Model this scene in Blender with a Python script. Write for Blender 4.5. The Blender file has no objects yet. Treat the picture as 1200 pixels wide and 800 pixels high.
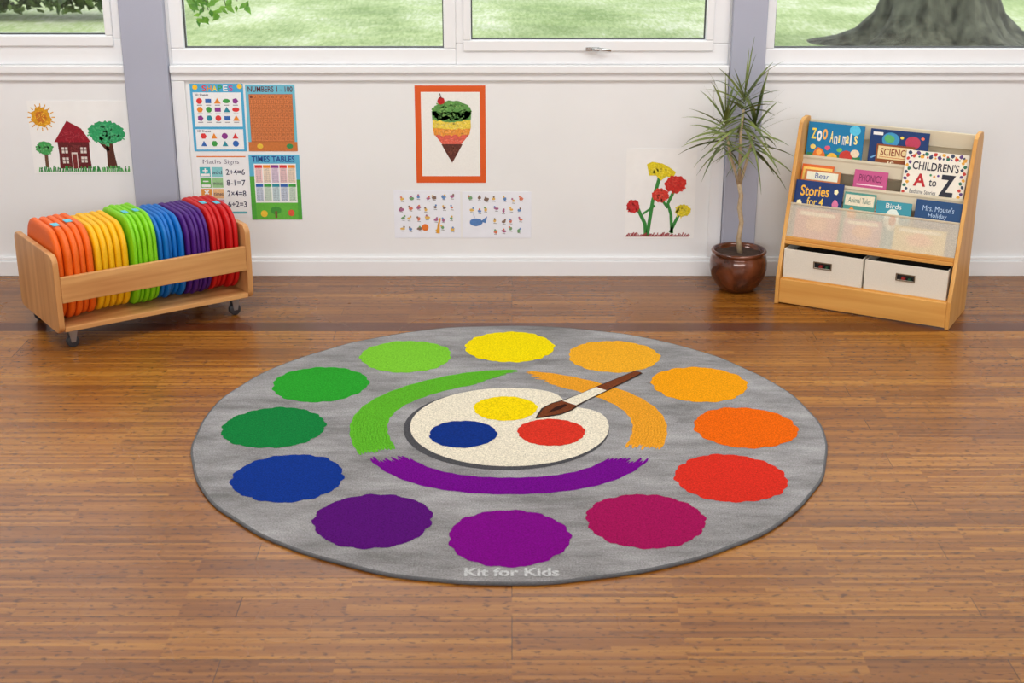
import bpy, math, random
from mathutils import Vector, Matrix, noise
random.seed(7)
R = random.random
def U(a, b): return a + (b - a) * random.random()

# ------------------------------------------------------------------ colour / materials
def lin(c):
    o = []
    for v in c[:3]:
        v = v / 255.0
        o.append(v / 12.92 if v <= 0.04045 else ((v + 0.055) / 1.055) ** 2.4)
    return (o[0], o[1], o[2], 1.0)

_m = {}
def nt(name):
    m = bpy.data.materials.new(name); m.use_nodes = True
    t = m.node_tree
    return m, t, t.nodes, t.links, t.nodes["Principled BSDF"]

def mat(c, rough=0.6, var=0.06, scale=30.0, bump=0.0, metal=0.0, coat=0.0, kind="paint"):
    key = (tuple(c), rough, var, scale, bump, metal, coat)
    if key in _m: return _m[key]
    m, t, N, L, B = nt(kind + "_%d_%d_%d" % tuple(int(x) for x in c[:3]))
    tc = N.new("ShaderNodeTexCoord")
    no = N.new("ShaderNodeTexNoise"); no.inputs["Scale"].default_value = scale; no.inputs["Detail"].default_value = 4
    L.new(tc.outputs["Object"], no.inputs["Vector"])
    mr = N.new("ShaderNodeMapRange"); mr.inputs["From Min"].default_value = 0.3; mr.inputs["From Max"].default_value = 0.7
    mr.inputs["To Min"].default_value = 1 - var; mr.inputs["To Max"].default_value = 1 + var
    L.new(no.outputs["Fac"], mr.inputs["Value"])
    mx = N.new("ShaderNodeVectorMath"); mx.operation = 'SCALE'
    mx.inputs[0].default_value = lin(c)[:3]
    L.new(mr.outputs[0], mx.inputs["Scale"])
    L.new(mx.outputs[0], B.inputs["Base Color"])
    B.inputs["Roughness"].default_value = rough; B.inputs["Metallic"].default_value = metal
    B.inputs["Coat Weight"].default_value = coat
    if bump > 0:
        bp = N.new("ShaderNodeBump"); bp.inputs["Strength"].default_value = bump; bp.inputs["Distance"].default_value = 0.004
        L.new(no.outputs["Fac"], bp.inputs["Height"]); L.new(bp.outputs[0], B.inputs["Normal"])
    _m[key] = m
    return m

def wood(name, c1, c2, axis='X', rough=0.42, fine=1.0):
    m, t, N, L, B = nt(name)
    tc = N.new("ShaderNodeTexCoord"); mp = N.new("ShaderNodeMapping")
    s = {'X': (2, 40, 40), 'Y': (40, 2, 40), 'Z': (40, 40, 2)}[axis]
    mp.inputs["Scale"].default_value = [v * fine for v in s]
    L.new(tc.outputs["Object"], mp.inputs["Vector"])
    no = N.new("ShaderNodeTexNoise"); no.inputs["Scale"].default_value = 1.0; no.inputs["Detail"].default_value = 5
    L.new(mp.outputs[0], no.inputs["Vector"])
    cr = N.new("ShaderNodeValToRGB")
    cr.color_ramp.elements[0].position = 0.3; cr.color_ramp.elements[0].color = lin(c1)
    cr.color_ramp.elements[1].position = 0.7; cr.color_ramp.elements[1].color = lin(c2)
    L.new(no.outputs["Fac"], cr.inputs[0]); L.new(cr.outputs[0], B.inputs["Base Color"])
    B.inputs["Roughness"].default_value = rough
    return m

# ------------------------------------------------------------------ mesh builder
class MB:
    def __init__(s): s.v = []; s.f = []; s.mi = []; s.mats = []; s.sm = []
    def m(s, mt):
        if mt not in s.mats: s.mats.append(mt)
        return s.mats.index(mt)
    def poly(s, pts, mt, smooth=False):
        b = len(s.v); s.v += [tuple(p) for p in pts]; s.f.append(list(range(b, b + len(pts)))); s.mi.append(s.m(mt)); s.sm.append(smooth)
    def raw(s, vs, fs, mt, smooth=False):
        b = len(s.v); s.v += [tuple(p) for p in vs]; k = s.m(mt)
        for f in fs: s.f.append([b + i for i in f]); s.mi.append(k); s.sm.append(smooth)
    def box(s, x0, x1, y0, y1, z0, z1, mt):
        vs = [(x0,y0,z0),(x1,y0,z0),(x1,y1,z0),(x0,y1,z0),(x0,y0,z1),(x1,y0,z1),(x1,y1,z1),(x0,y1,z1)]
        s.raw(vs, [(0,3,2,1),(4,5,6,7),(0,1,5,4),(1,2,6,5),(2,3,7,6),(3,0,4,7)], mt)
    def prism(s, prof, a0, a1, axis, mt):
        n = len(prof)
        def P(u, w, a):
            return (a, u, w) if axis == 'X' else ((u, a, w) if axis == 'Y' else (u, w, a))
        vs = [P(u, w, a0) for u, w in prof] + [P(u, w, a1) for u, w in prof]
        fs = [tuple(range(n)), tuple(range(2 * n - 1, n - 1, -1))]
        for i in range(n):
            j = (i + 1) % n; fs.append((i, i + n, j + n, j))
        s.raw(vs, fs, mt)
    def tube(s, pts, rad, mt, n=10, jit=0.0, caps=True):
        pts = [Vector(p) for p in pts]; vs = []; fs = []
        for i, p in enumerate(pts):
            d = (pts[min(i + 1, len(pts) - 1)] - pts[max(i - 1, 0)]).normalized()
            a = Vector((0, 0, 1)) if abs(d.z) < 0.9 else Vector((1, 0, 0))
            u = d.cross(a).normalized(); w = d.cross(u)
            r = rad[i] if hasattr(rad, "__len__") else rad
            for k in range(n):
                t = 2 * math.pi * k / n; rr = r * (1 + U(-jit, jit))
                vs.append(p + u * math.cos(t) * rr + w * math.sin(t) * rr)
        for i in range(len(pts) - 1):
            for k in range(n):
                k2 = (k + 1) % n
                fs.append((i * n + k, i * n + k2, (i + 1) * n + k2, (i + 1) * n + k))
        if caps:
            fs.append(tuple(range(n - 1, -1, -1))); fs.append(tuple(range((len(pts) - 1) * n, len(pts) * n)))
        s.raw(vs, fs, mt, True)
    def lathe(s, prof, mt, n=40, c=(0, 0), wob=None):
        vs = []; fs = []
        for r, z in prof:
            for k in range(n):
                t = 2 * math.pi * k / n; rr = r * (wob(t) if wob else 1); vs.append((c[0] + rr * math.cos(t), c[1] + rr * math.sin(t), z))
        for i in range(len(prof) - 1):
            for k in range(n):
                k2 = (k + 1) % n; fs.append((i * n + k, i * n + k2, (i + 1) * n + k2, (i + 1) * n + k))
        s.raw(vs, fs, mt, True)
    def obj(s, name, bevel=0.0, seg=2, loc=(0, 0, 0), rot=(0, 0, 0), parent=None, recalc=True):
        me = bpy.data.meshes.new(name); me.from_pydata(s.v, [], s.f)
        for mt in s.mats: me.materials.append(mt)
        for i, p in enumerate(me.polygons): p.material_index = s.mi[i]; p.use_smooth = s.sm[i]
        if recalc:
            import bmesh
            bm = bmesh.new(); bm.from_mesh(me); bmesh.ops.recalc_face_normals(bm, faces=bm.faces); bm.to_mesh(me); bm.free()
        me.update()
        o = bpy.data.objects.new(name, me); bpy.context.scene.collection.objects.link(o)
        if parent is not None: o.parent = parent
        o.location = loc; o.rotation_euler = rot
        if bevel > 0:
            b = o.modifiers.new("bevel", 'BEVEL'); b.width = bevel; b.segments = seg; b.limit_method = 'ANGLE'; b.angle_limit = math.radians(50)
        return o

def empty(name, loc, rot=(0, 0, 0)):
    o = bpy.data.objects.new(name, None); o.empty_display_size = 0.1
    bpy.context.scene.collection.objects.link(o); o.location = loc; o.rotation_euler = rot
    return o
def tag(o, label=None, cat=None, group=None, kind=None):
    if label: o["label"] = label
    if cat: o["category"] = cat
    if group: o["group"] = group
    if kind: o["kind"] = kind
    return o

def textmesh(body, bold=0.02):
    cu = bpy.data.curves.new("t", 'FONT'); cu.body = body; cu.align_x = 'CENTER'; cu.offset = bold; cu.resolution_u = 3; cu.space_line = 1.1
    o = bpy.data.objects.new("t", cu); bpy.context.scene.collection.objects.link(o)
    bpy.context.view_layer.update()
    dg = bpy.context.evaluated_depsgraph_get()
    me = bpy.data.meshes.new_from_object(o.evaluated_get(dg))
    vs = [(v.co.x, v.co.y) for v in me.vertices]; fs = [tuple(p.vertices) for p in me.polygons]
    bpy.data.objects.remove(o); bpy.data.meshes.remove(me); bpy.data.curves.remove(cu)
    return vs, fs

# flat artwork: design rectangle (u0,v0,u1,v1; v downwards) mapped on a w x h sheet facing -Y, origin bottom-left
class Art:
    EPS = 0.0004
    def __init__(s, rect, w, h, paper=(240, 240, 238), thick=0.0012, rough=0.55, mb=None):
        s.r = rect; s.w = w; s.h = h; s.mb = mb or MB(); s.rough = rough; s.crayon = False
        if thick: s.mb.box(0, w, 0, thick, 0, h, mat(paper, rough, 0.02, 20, kind="paper"))
    def P(s, u, v, l):
        r = s.r
        return ((u - r[0]) / (r[2] - r[0]) * s.w, -s.EPS * l, (1 - (v - r[1]) / (r[3] - r[1])) * s.h)
    def mt(s, c):
        if s.crayon and min(c) < 200: return mat(c, 0.8, 0.25, 150, kind="crayon")
        return mat(c, s.rough, 0.03 if min(c) > 200 else 0.09, 120, kind="ink")
    def poly(s, pts, c, l=1):
        s.mb.poly([s.P(u, v, l) for u, v in pts], s.mt(c))
    def rect(s, a, b, c_, d, c, l=1): s.poly([(a, b), (c_, b), (c_, d), (a, d)], c, l)
    def circ(s, u, v, r, c, l=1, n=20, jag=0.0, ry=None):
        ry = ry or r
        p = []
        for i in range(n):
            t = 2 * math.pi * i / n; k = 1 + U(-jag, jag); p.append((u + r * k * math.cos(t), v + ry * k * math.sin(t)))
        ctr = s.P(u, v, l); ring = [s.P(a, b, l) for a, b in p]
        s.mb.raw([ctr] + ring, [(0, i + 1, (i + 1) % n + 1) for i in range(n)], s.mt(c))
    def line(s, pts, wd, c, l=1):
        L_, R_ = [], []
        for i, p in enumerate(pts):
            a = pts[max(i - 1, 0)]; b = pts[min(i + 1, len(pts) - 1)]
            dx, dy = b[0] - a[0], b[1] - a[1]; q = math.hypot(dx, dy) or 1
            w = wd[i] if hasattr(wd, "__len__") else wd
            L_.append((p[0] - dy / q * w / 2, p[1] + dx / q * w / 2)); R_.append((p[0] + dy / q * w / 2, p[1] - dx / q * w / 2))
        for i in range(len(pts) - 1): s.poly([L_[i], L_[i + 1], R_[i + 1], R_[i]], c, l)
    def hatch(s, u, v, r, ry, c, l, n=30, ln=4, wd=.9):
        for i in range(n):
            t = U(0, 6.28); k = math.sqrt(R()); x, y = u + r * k * math.cos(t), v + ry * k * math.sin(t); a = U(0, 3.14)
            s.line([(x, y), (x + ln * math.cos(a), y + ln * math.sin(a))], wd, c, l)
    def text(s, body, a, b, c_, d, c, l=2, bold=0.02, slant=0.0):
        vs, fs = textmesh(body, bold)
        if not vs: return
        x0 = min(v[0] for v in vs); x1 = max(v[0] for v in vs); y0 = min(v[1] for v in vs); y1 = max(v[1] for v in vs)
        out = []
        for v in vs:
            fx = (v[0] - x0) / max(x1 - x0, 1e-6)
            out.append(s.P(a + fx * (c_ - a), d - (v[1] - y0) / max(y1 - y0, 1e-6) * (d - b) + slant * (fx - .5), l))
        s.mb.raw(out, fs, s.mt(c))

# ------------------------------------------------------------------ measured geometry (metres)
F = 1670.0; TH = math.radians(19.76); CT, ST = math.cos(TH), math.sin(TH)
CH = 1.816; CY = -4.213; YW = 1.696
def wall(px, py):           # survey: photo measurement -> point on the wall plane
    a = TH + math.atan((py - 400) / F); D = YW - CY; dr = D * math.tan(a)
    z = D * CT + dr * ST
    return ((px - 600) * z / F, CH - dr)

# ------------------------------------------------------------------ setting
W_white = mat((236, 238, 240), 0.5, 0.012, 4, kind="wall_paint")
W_trim = mat((238, 240, 243), 0.35, 0.01, 6, kind="gloss_paint")
W_post = mat((170, 174, 192), 0.45, 0.02, 5, kind="post_paint")
W_ceil = mat((232, 234, 236), 0.8, 0.02, 5, kind="ceiling_paint")

# floor material
m, t, N, L, B = nt("bamboo_planks")
tc = N.new("ShaderNodeTexCoord")
def brick(w, h, off, mort, freq=2):
    b = N.new("ShaderNodeTexBrick"); b.inputs["Scale"].default_value = 1.0
    b.inputs["Brick Width"].default_value = w; b.inputs["Row Height"].default_value = h
    b.inputs["Mortar Size"].default_value = mort; b.inputs["Mortar Smooth"].default_value = 0.3
    b.offset = off; b.offset_frequency = freq
    b.inputs["Color1"].default_value = (0, 0, 0, 1); b.inputs["Color2"].default_value = (1, 1, 1, 1); b.inputs["Mortar"].default_value = (0.5, 0.5, 0.5, 1)
    L.new(tc.outputs["Object"], b.inputs["Vector"]); return b
b1 = brick(1.83, 0.096, 0.37, 0.0010, 3)
b2 = brick(0.41, 0.0137, 0.43, 0.0, 5)
mp = N.new("ShaderNodeMapping"); mp.inputs["Scale"].default_value = (4, 130, 1); L.new(tc.outputs["Object"], mp.inputs["Vector"])
n1 = N.new("ShaderNodeTexNoise"); n1.inputs["Scale"].default_value = 1.5; n1.inputs["Detail"].default_value = 7; n1.inputs["Roughness"].default_value = 0.65; L.new(mp.outputs[0], n1.inputs["Vector"])
mp2 = N.new("ShaderNodeMapping"); mp2.inputs["Scale"].default_value = (40, 95, 1); L.new(tc.outputs["Object"], mp2.inputs["Vector"])
n2 = N.new("ShaderNodeTexNoise"); n2.inputs["Scale"].default_value = 1.0; n2.inputs["Detail"].default_value = 2; L.new(mp2.outputs[0], n2.inputs["Vector"])
n3 = N.new("ShaderNodeTexNoise"); n3.inputs["Scale"].default_value = 2.2; n3.inputs["Detail"].default_value = 3; L.new(tc.outputs["Object"], n3.inputs["Vector"])
def math_(op, a, b, c=None):
    x = N.new("ShaderNodeMath"); x.operation = op
    for i, q in enumerate((a, b, c)):
        if q is None: continue
        if isinstance(q, (int, float)): x.inputs[i].default_value = q
        else: L.new(q, x.inputs[i])
    return x.outputs[0]
v = math_('MULTIPLY', b1.outputs["Color"], 0.22)
v = math_('MULTIPLY_ADD', b2.outputs["Color"], 0.34, v)
v = math_('MULTIPLY_ADD', n1.outputs["Fac"], 0.46, v)
cr = N.new("ShaderNodeValToRGB"); L.new(v, cr.inputs[0])
E = cr.color_ramp.elements
E[0].position = 0.1; E[0].color = lin((92, 48, 10)); E[1].position = 0.9; E[1].color = lin((188, 130, 50))
e = E.new(0.5); e.color = lin((142, 86, 26))
# knuckle marks
kn = N.new("ShaderNodeMapRange"); kn.inputs["From Min"].default_value = 0.58; kn.inputs["From Max"].default_value = 0.67; L.new(n2.outputs["Fac"], kn.inputs["Value"])
mx = N.new("ShaderNodeMix"); mx.data_type = 'RGBA'; mx.inputs[7].default_value = lin((68, 34, 8))
L.new(math_('MULTIPLY', kn.outputs[0], 0.72), mx.inputs[0]); L.new(cr.outputs[0], mx.inputs[6])
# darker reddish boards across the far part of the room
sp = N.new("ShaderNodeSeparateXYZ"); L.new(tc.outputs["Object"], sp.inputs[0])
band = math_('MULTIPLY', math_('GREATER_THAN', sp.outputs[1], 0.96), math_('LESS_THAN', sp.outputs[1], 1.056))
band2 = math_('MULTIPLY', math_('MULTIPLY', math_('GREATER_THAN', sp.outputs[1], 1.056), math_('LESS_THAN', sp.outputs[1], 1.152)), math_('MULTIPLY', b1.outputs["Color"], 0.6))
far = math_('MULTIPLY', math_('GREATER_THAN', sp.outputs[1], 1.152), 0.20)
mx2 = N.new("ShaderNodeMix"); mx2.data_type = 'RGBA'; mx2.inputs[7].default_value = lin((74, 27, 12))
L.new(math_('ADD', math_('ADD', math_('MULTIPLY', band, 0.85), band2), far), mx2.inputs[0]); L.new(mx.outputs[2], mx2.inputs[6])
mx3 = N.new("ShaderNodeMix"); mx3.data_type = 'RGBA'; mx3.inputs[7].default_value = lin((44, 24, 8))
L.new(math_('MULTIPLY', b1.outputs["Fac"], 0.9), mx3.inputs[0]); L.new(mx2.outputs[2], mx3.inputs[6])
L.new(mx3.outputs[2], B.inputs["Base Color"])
rr_ = N.new("ShaderNodeMapRange"); rr_.inputs["To Min"].default_value = 0.18; rr_.inputs["To Max"].default_value = 0.36; L.new(n3.outputs["Fac"], rr_.inputs["Value"])
L.new(rr_.outputs[0], B.inputs["Roughness"]); B.inputs["Specular IOR Level"].default_value = 0.45
bp = N.new("ShaderNodeBump"); bp.inputs["Strength"].default_value = 0.3; bp.inputs["Distance"].default_value = 0.002
L.new(math_('SUBTRACT', n1.outputs["Fac"], b1.outputs["Fac"]), bp.inputs["Height"]); L.new(bp.outputs[0], B.inputs["Normal"])
floor_mat = m

RX = 4.2; RY = -7.5; RZ = 2.75
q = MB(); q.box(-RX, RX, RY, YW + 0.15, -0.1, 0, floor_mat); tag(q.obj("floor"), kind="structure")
q = MB(); q.box(-RX, RX, RY, YW + 0.15, RZ, RZ + 0.1, W_ceil); tag(q.obj("ceiling"), kind="structure")
q = MB(); q.box(-RX - 0.1, -RX, RY, YW + 0.15, -0.1, RZ, W_white); tag(q.obj("wall_left"), kind="structure")
q = MB(); q.box(RX, RX + 0.1, RY, YW + 0.15, -0.1, RZ, W_white); tag(q.obj("wall_right"), kind="structure")
q = MB(); q.box(-RX - 0.1, RX + 0.1, RY - 0.1, RY, -0.1, RZ, W_white); tag(q.obj("fill_block_wall"), kind="structure")  # unseen wall behind the camera, added to shut out sky fill
ZS = 0.905; ZT = 2.25
q = MB()
q.box(-RX, RX, YW, YW + 0.15, -0.1, ZS, W_white)
q.box(-RX, RX, YW, YW + 0.15, ZT, RZ, W_white)
for a, b in ((-RX, -3.6), (-1.60, -1.40), (0.89, 1.04), (3.6, RX)):
    q.box(a, b, YW, YW + 0.15, ZS, ZT, W_white)
tag(q.obj("wall_back"), kind="structure")

tn = [0]
def trim(x0, x1, y0, y1, z0, z1, mt, bevel=0.004, name=None):
    tn[0] += 1
    q = MB(); q.box(x0, x1, y0, y1, z0, z1, mt)
    return tag(q.obj(name or "trim_%d" % tn[0], bevel), kind="structure")
# posts
trim(-1.59, -1.41, YW - 0.045, YW - 0.0005, 0.0, RZ, W_post)
trim(0.895, 1.035, YW - 0.045, YW - 0.0005, 0.0, RZ, W_post)
# sills and mouldings per bay
for a, b in ((-RX, -1.592), (-1.408, 0.893), (1.037, RX)):
    trim(a, b, YW - 0.030, YW - 0.0005, 0.872, 0.905, W_trim, 0.006)
    trim(a, b, YW - 0.014, YW - 0.0005, 0.840, 0.8715, W_trim, 0.003)
q = MB()
for a, b in ((-RX, -1.592), (-1.408, 0.893), (1.037, RX)):
    q.box(a, b, YW - 0.022, YW - 0.0005, 0.0, 0.068, W_trim)
    q.box(a, b, YW - 0.014, YW - 0.0005, 0.0685, 0.084, W_trim)
tag(q.obj("baseboard_back", 0.003), kind="structure")
# vertical cover strips at the edges of the centre bay
trim(-1.408, -1.352, YW - 0.012, YW - 0.0005, 0.0845, 0.8395, W_trim, 0.002)
trim(0.838, 0.893, YW - 0.012, YW - 0.0005, 0.0845, 0.8395, W_trim, 0.002)

# glass
m, t, N, L, B = nt("window_glass")
N.remove(B); out = N["Material Output"]
tr = N.new("ShaderNodeBsdfTransparent"); tr.inputs[0].default_value = (0.94, 0.96, 0.95, 1)
gl = N.new("ShaderNodeBsdfGlossy"); gl.inputs["Roughness"].default_value = 0.02
ms = N.new("ShaderNodeMixShader"); ms.inputs[0].default_value = 0.06
L.new(tr.outputs[0], ms.inputs[1]); L.new(gl.outputs[0], ms.inputs[2]); L.new(ms.outputs[0], out.inputs[0])
glass = m
gasket = mat((70, 72, 72), 0.5, kind="rubber")
metal = mat((190, 190, 188), 0.25, 0.02, metal=1.0, kind="metal")

wn = [0]
def window(x0, x1, z0, z1, fl, fr, fb, ft, sash=False, handle=None):
    wn[0] += 1
    q = MB(); y0, y1 = YW - 0.002, YW + 0.07
    q.box(x0, x1, y0, y1, z0, z0 + fb, W_trim); q.box(x0, x1, y0, y1, z1 - ft, z1, W_trim)
    q.box(x0, x0 + fl, y0, y1, z0 + fb, z1 - ft, W_trim); q.box(x1 - fr, x1, y0, y1, z0 + fb, z1 - ft, W_trim)
    o = tag(q.obj("window_%d" % wn[0], 0.004), kind="structure")
    ax0, ax1, az0, az1 = x0 + fl, x1 - fr, z0 + fb, z1 - ft
    if sash:
        q = MB(); e = 0.032; ya, yb = YW - 0.012, YW + 0.05
        a0, a1, b0, b1 = ax0 - 0.01, ax1 + 0.01, az0 - 0.03, az1 + 0.01
        q.box(a0, a1, ya, yb, b0, b0 + e + 0.012, W_trim); q.box(a0, a1, ya, yb, b1 - e, b1, W_trim)
        q.box(a0, a0 + e, ya, yb, b0 + e + 0.012, b1 - e, W_trim); q.box(a1 - e, a1, ya, yb, b0 + e + 0.012, b1 - e, W_trim)
        q.obj("sash", 0.005, parent=o)
        ax0, ax1, az0, az1 = a0 + e, a1 - e, b0 + e + 0.012, b1 - e
        if handle is not None:
            h = MB(); zc = b0 + 0.008
            h.box(handle - 0.028, handle + 0.028, ya - 0.010, ya - 0.0003, zc - 0.006, zc + 0.010, metal)
            h.tube([(handle, ya - 0.012, zc + 0.002), (handle + 0.01, ya - 0.022, zc + 0.004), (handle + 0.03, ya - 0.026, zc + 0.005), (handle + 0.075, ya - 0.024, zc - 0.001)], [0.007, 0.007, 0.006, 0.005], metal)
            h.obj("handle", 0.002, parent=o)["label"] = "chrome window handle"
    g = MB(); yg = YW + 0.03
    r = 0.005
    for (a, b, c, d) in ((ax0, ax1, az0, az0 + r), (ax0, ax1, az1 - r, az1), (ax0, ax0 + r, az0 + r, az1 - r), (ax1 - r, ax1, az0 + r, az1 - r)):
        g.box(a, b, yg - 0.008, yg + 0.008, c, d, gasket)
    g.obj("gasket", parent=o)
    g = MB(); g.poly([(ax0 + .001, yg, az0 + .001), (ax1 - .001, yg, az0 + .001), (ax1 - .001, yg, az1 - .001), (ax0 + .001, yg, az1 - .001)], glass)
    g.obj("glass_pane", parent=o)
    return o
window(-3.6, -1.60, ZS, ZT, 0.06, 0.04, 0.105, 0.06, sash=True)
window(-1.40, -0.23, ZS, ZT, 0.055, 0.05, 0.065, 0.06)
window(-0.23, 0.89, ZS, ZT, 0.04, 0.075, 0.085, 0.06, sash=True, handle=0.33)
window(1.04, 3.6, ZS, ZT, 0.035, 0.06, 0.065, 0.06)

# ------------------------------------------------------------------ outdoors
m, t, N, L, B = nt("lawn_grass")
tc = N.new("ShaderNodeTexCoord")
mp = N.new("ShaderNodeMapping"); mp.inputs["Scale"].default_value = (0.6, 0.30, 1); mp.inputs["Rotation"].default_value = (0, 0, 0.12); L.new(tc.outputs["Object"], mp.inputs["Vector"])
n1 = N.new("ShaderNodeTexNoise"); n1.inputs["Scale"].default_value = 1.3; n1.inputs["Detail"].default_value = 6; n1.inputs["Roughness"].default_value = 0.6
L.new(mp.outputs[0], n1.inputs["Vector"])
mp2 = N.new("ShaderNodeMapping"); mp2.inputs["Scale"].default_value = (14, 2.6, 1); L.new(tc.outputs["Object"], mp2.inputs["Vector"])
n2 = N.new("ShaderNodeTexNoise"); n2.inputs["Scale"].default_value = 2.0; n2.inputs["Detail"].default_value = 3; L.new(mp2.outputs[0], n2.inputs["Vector"])
sm_ = N.new("ShaderNodeMath"); sm_.operation = 'MULTIPLY_ADD'; sm_.inputs[1].default_value = 0.35; L.new(n2.outputs["Fac"], sm_.inputs[0])
s2_ = N.new("ShaderNodeMath"); s2_.operation = 'MULTIPLY'; s2_.inputs[1].default_value = 0.65; L.new(n1.outputs["Fac"], s2_.inputs[0]); L.new(s2_.outputs[0], sm_.inputs[2])
cr = N.new("ShaderNodeValToRGB"); L.new(sm_.outputs[0], cr.inputs[0])
cr.color_ramp.elements[0].position = 0.36; cr.color_ramp.elements[0].color = lin((112, 134, 72))
cr.color_ramp.elements[1].position = 0.64; cr.color_ramp.elements[1].color = lin((196, 198, 174))  # pale end of the ramp paints bright sunlight patches into the grass
e = cr.color_ramp.elements.new(0.5); e.color = lin((154, 168, 116))
L.new(cr.outputs[0], B.inputs["Base Color"]); B.inputs["Roughness"].default_value = 0.9
q = MB(); q.box(-40, 40, YW + 0.2, 60, -0.5, -0.4, m)
tag(q.obj("lawn"), "pale sunlit mown grass outside the windows", "grass", kind="stuff")

m, t, N, L, B = nt("tree_bark")
tc = N.new("ShaderNodeTexCoord"); mp = N.new("ShaderNodeMapping"); mp.inputs["Scale"].default_value = (5, 5, 2.2); L.new(tc.outputs["Object"], mp.inputs["Vector"])
n1 = N.new("ShaderNodeTexNoise"); n1.inputs["Scale"].default_value = 1.6; n1.inputs["Detail"].default_value = 9; L.new(mp.outputs[0], n1.inputs["Vector"])
cr = N.new("ShaderNodeValToRGB"); L.new(n1.outputs["Fac"], cr.inputs[0])
cr.color_ramp.elements[0].position = 0.35; cr.color_ramp.elements[0].color = lin((44, 44, 36))
cr.color_ramp.elements[1].position = 0.7; cr.color_ramp.elements[1].color = lin((98, 98, 84))
L.new(cr.outputs[0], B.inputs["Base Color"]); B.inputs["Roughness"].default_value = 0.95
bp = N.new("ShaderNodeBump"); bp.inputs["Strength"].default_value = 0.8; bp.inputs["Distance"].default_value = 0.04
L.new(n1.outputs["Fac"], bp.inputs["Height"]); L.new(bp.outputs[0], B.inputs["Normal"])
bark = m
def leaf_mat(name, c1, c2):
    m, t, N, L, B = nt(name)
    tc = N.new("ShaderNodeTexCoord"); n1 = N.new("ShaderNodeTexNoise"); n1.inputs["Scale"].default_value = 9; L.new(tc.outputs["Object"], n1.inputs["Vector"])
    cr = N.new("ShaderNodeValToRGB"); L.new(n1.outputs["Fac"], cr.inputs[0])
    cr.color_ramp.elements[0].position = 0.35; cr.color_ramp.elements[0].color = lin(c1)
    cr.color_ramp.elements[1].position = 0.65; cr.color_ramp.elements[1].color = lin(c2)
    L.new(cr.outputs[0], B.inputs["Base Color"]); B.inputs["Roughness"].default_value = 0.5
    return m
tree_leaf = leaf_mat("tree_leaf", (60, 116, 24), (130, 176, 48))
dark_leaf = leaf_mat("hedge_leaf", (44, 62, 28), (92, 112, 58))

T = empty("tree", (4.60, 11.4, -0.4))
tag(T, "broad grey-barked tree trunk with flared roots on the lawn", "tree")
q = MB(); n = 48; prof = [(0.0, 1.25), (0.05, 1.02), (0.16, 0.80), (0.35, 0.64), (0.7, 0.53), (1.4, 0.48), (2.6, 0.44), (4.5, 0.40)]
vs = []; fs = []
for i, (z, r) in enumerate(prof):
    for k in range(n):
        a = 2 * math.pi * k / n
        fl = max(0, 1 - z / 0.8)
        rr = r * (1 + 0.16 * fl * math.sin(5 * a + 0.8) + 0.06 * math.sin(9 * a + z) + 0.02 * math.sin(17 * a))
        vs.append((rr * math.cos(a), rr * math.sin(a), z))
for i in range(len(prof) - 1):
    for k in range(n):
        k2 = (k + 1) % n; fs.append((i * n + k, i * n + k2, (i + 1) * n + k2, (i + 1) * n + k))
q.raw(vs, fs, bark, True); q.obj("trunk", parent=T)
q = MB()
for _ in range(900):
    c = Vector((U(-1, 1), U(-1, 1), U(-1, 1)))
    c = Vector((c.x * 3.2, c.y * 3.2, 5.2 + c.z * 1.5)); a = Vector((U(-1, 1), U(-1, 1), U(-1, 1))).normalized(); b = a.cross(Vector((0.3, 0.2, 1))).normalized(); s_ = U(.12, .25)
    q.poly([c - a * s_, c - b * s_ * .5, c + a * s_, c + b * s_ * .5], tree_leaf)
q.obj("foliage", parent=T, recalc=False)

# hanging branch near centre window
Bq = empty("leafy_branch", (-1.56, 3.4, 0.0))
tag(Bq, "leafy green branch drooping outside the window", "branch")
q = MB()
br = []
for s0 in range(8):
    p = Vector((U(-.28, .16), U(-.1, .1), U(1.42, 1.60))); pts = [p.copy()]
    d = Vector((U(-.15, .25), 0, -1)).normalized()
    for i in range(5):
        p = p + d * U(.08, .13); pts.append(p.copy())
    br.append(pts); q.tube(pts, [0.008, .006, .005, .004, .003, .002], bark, 6)
q.obj("twigs", parent=Bq)
q = MB()
for pts in br:
    for i in range(1, len(pts)):
        for _ in range(9):
            c = pts[i] + Vector((U(-.07, .07), U(-.08, .08), U(-.07, .07)))
            a = Vector((U(-1, 1), U(-.4, .4), U(-1, -.1))).normalized(); b = a.cross(Vector((U(-.4, .4), 1, 0))).normalized(); s_ = U(.020, .036)
            q.poly([c - a * s_, c - a * s_ * .2 - b * s_ * .5, c + a * s_, c - a * s_ * .2 + b * s_ * .5], tree_leaf)
q.obj("foliage", parent=Bq, recalc=False)

def hedge(x, y, w, d, h, nme, lab):
    o = empty(nme, (x, y, -0.4)); tag(o, lab, "hedge")
    q = MB()
    for _ in range(6500):
        c = Vector((U(-w, w), U(-d, d), U(0.12, h))); a = Vector((U(-1, 1), U(-1, 1), U(-1, 1))).normalized(); b = a.cross(Vector((0.1, 0.7, .6))).normalized(); s_ = U(.04, .10)
        q.poly([c - a * s_, c - b * s_ * .6, c + a * s_, c + b * s_ * .6], dark_leaf)
    q.obj("foliage", parent=o, recalc=False)
hedge(-6.6, 13.9, 2.2, 0.5, 1.6, "hedge", "dense dark green hedge on the lawn")

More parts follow.
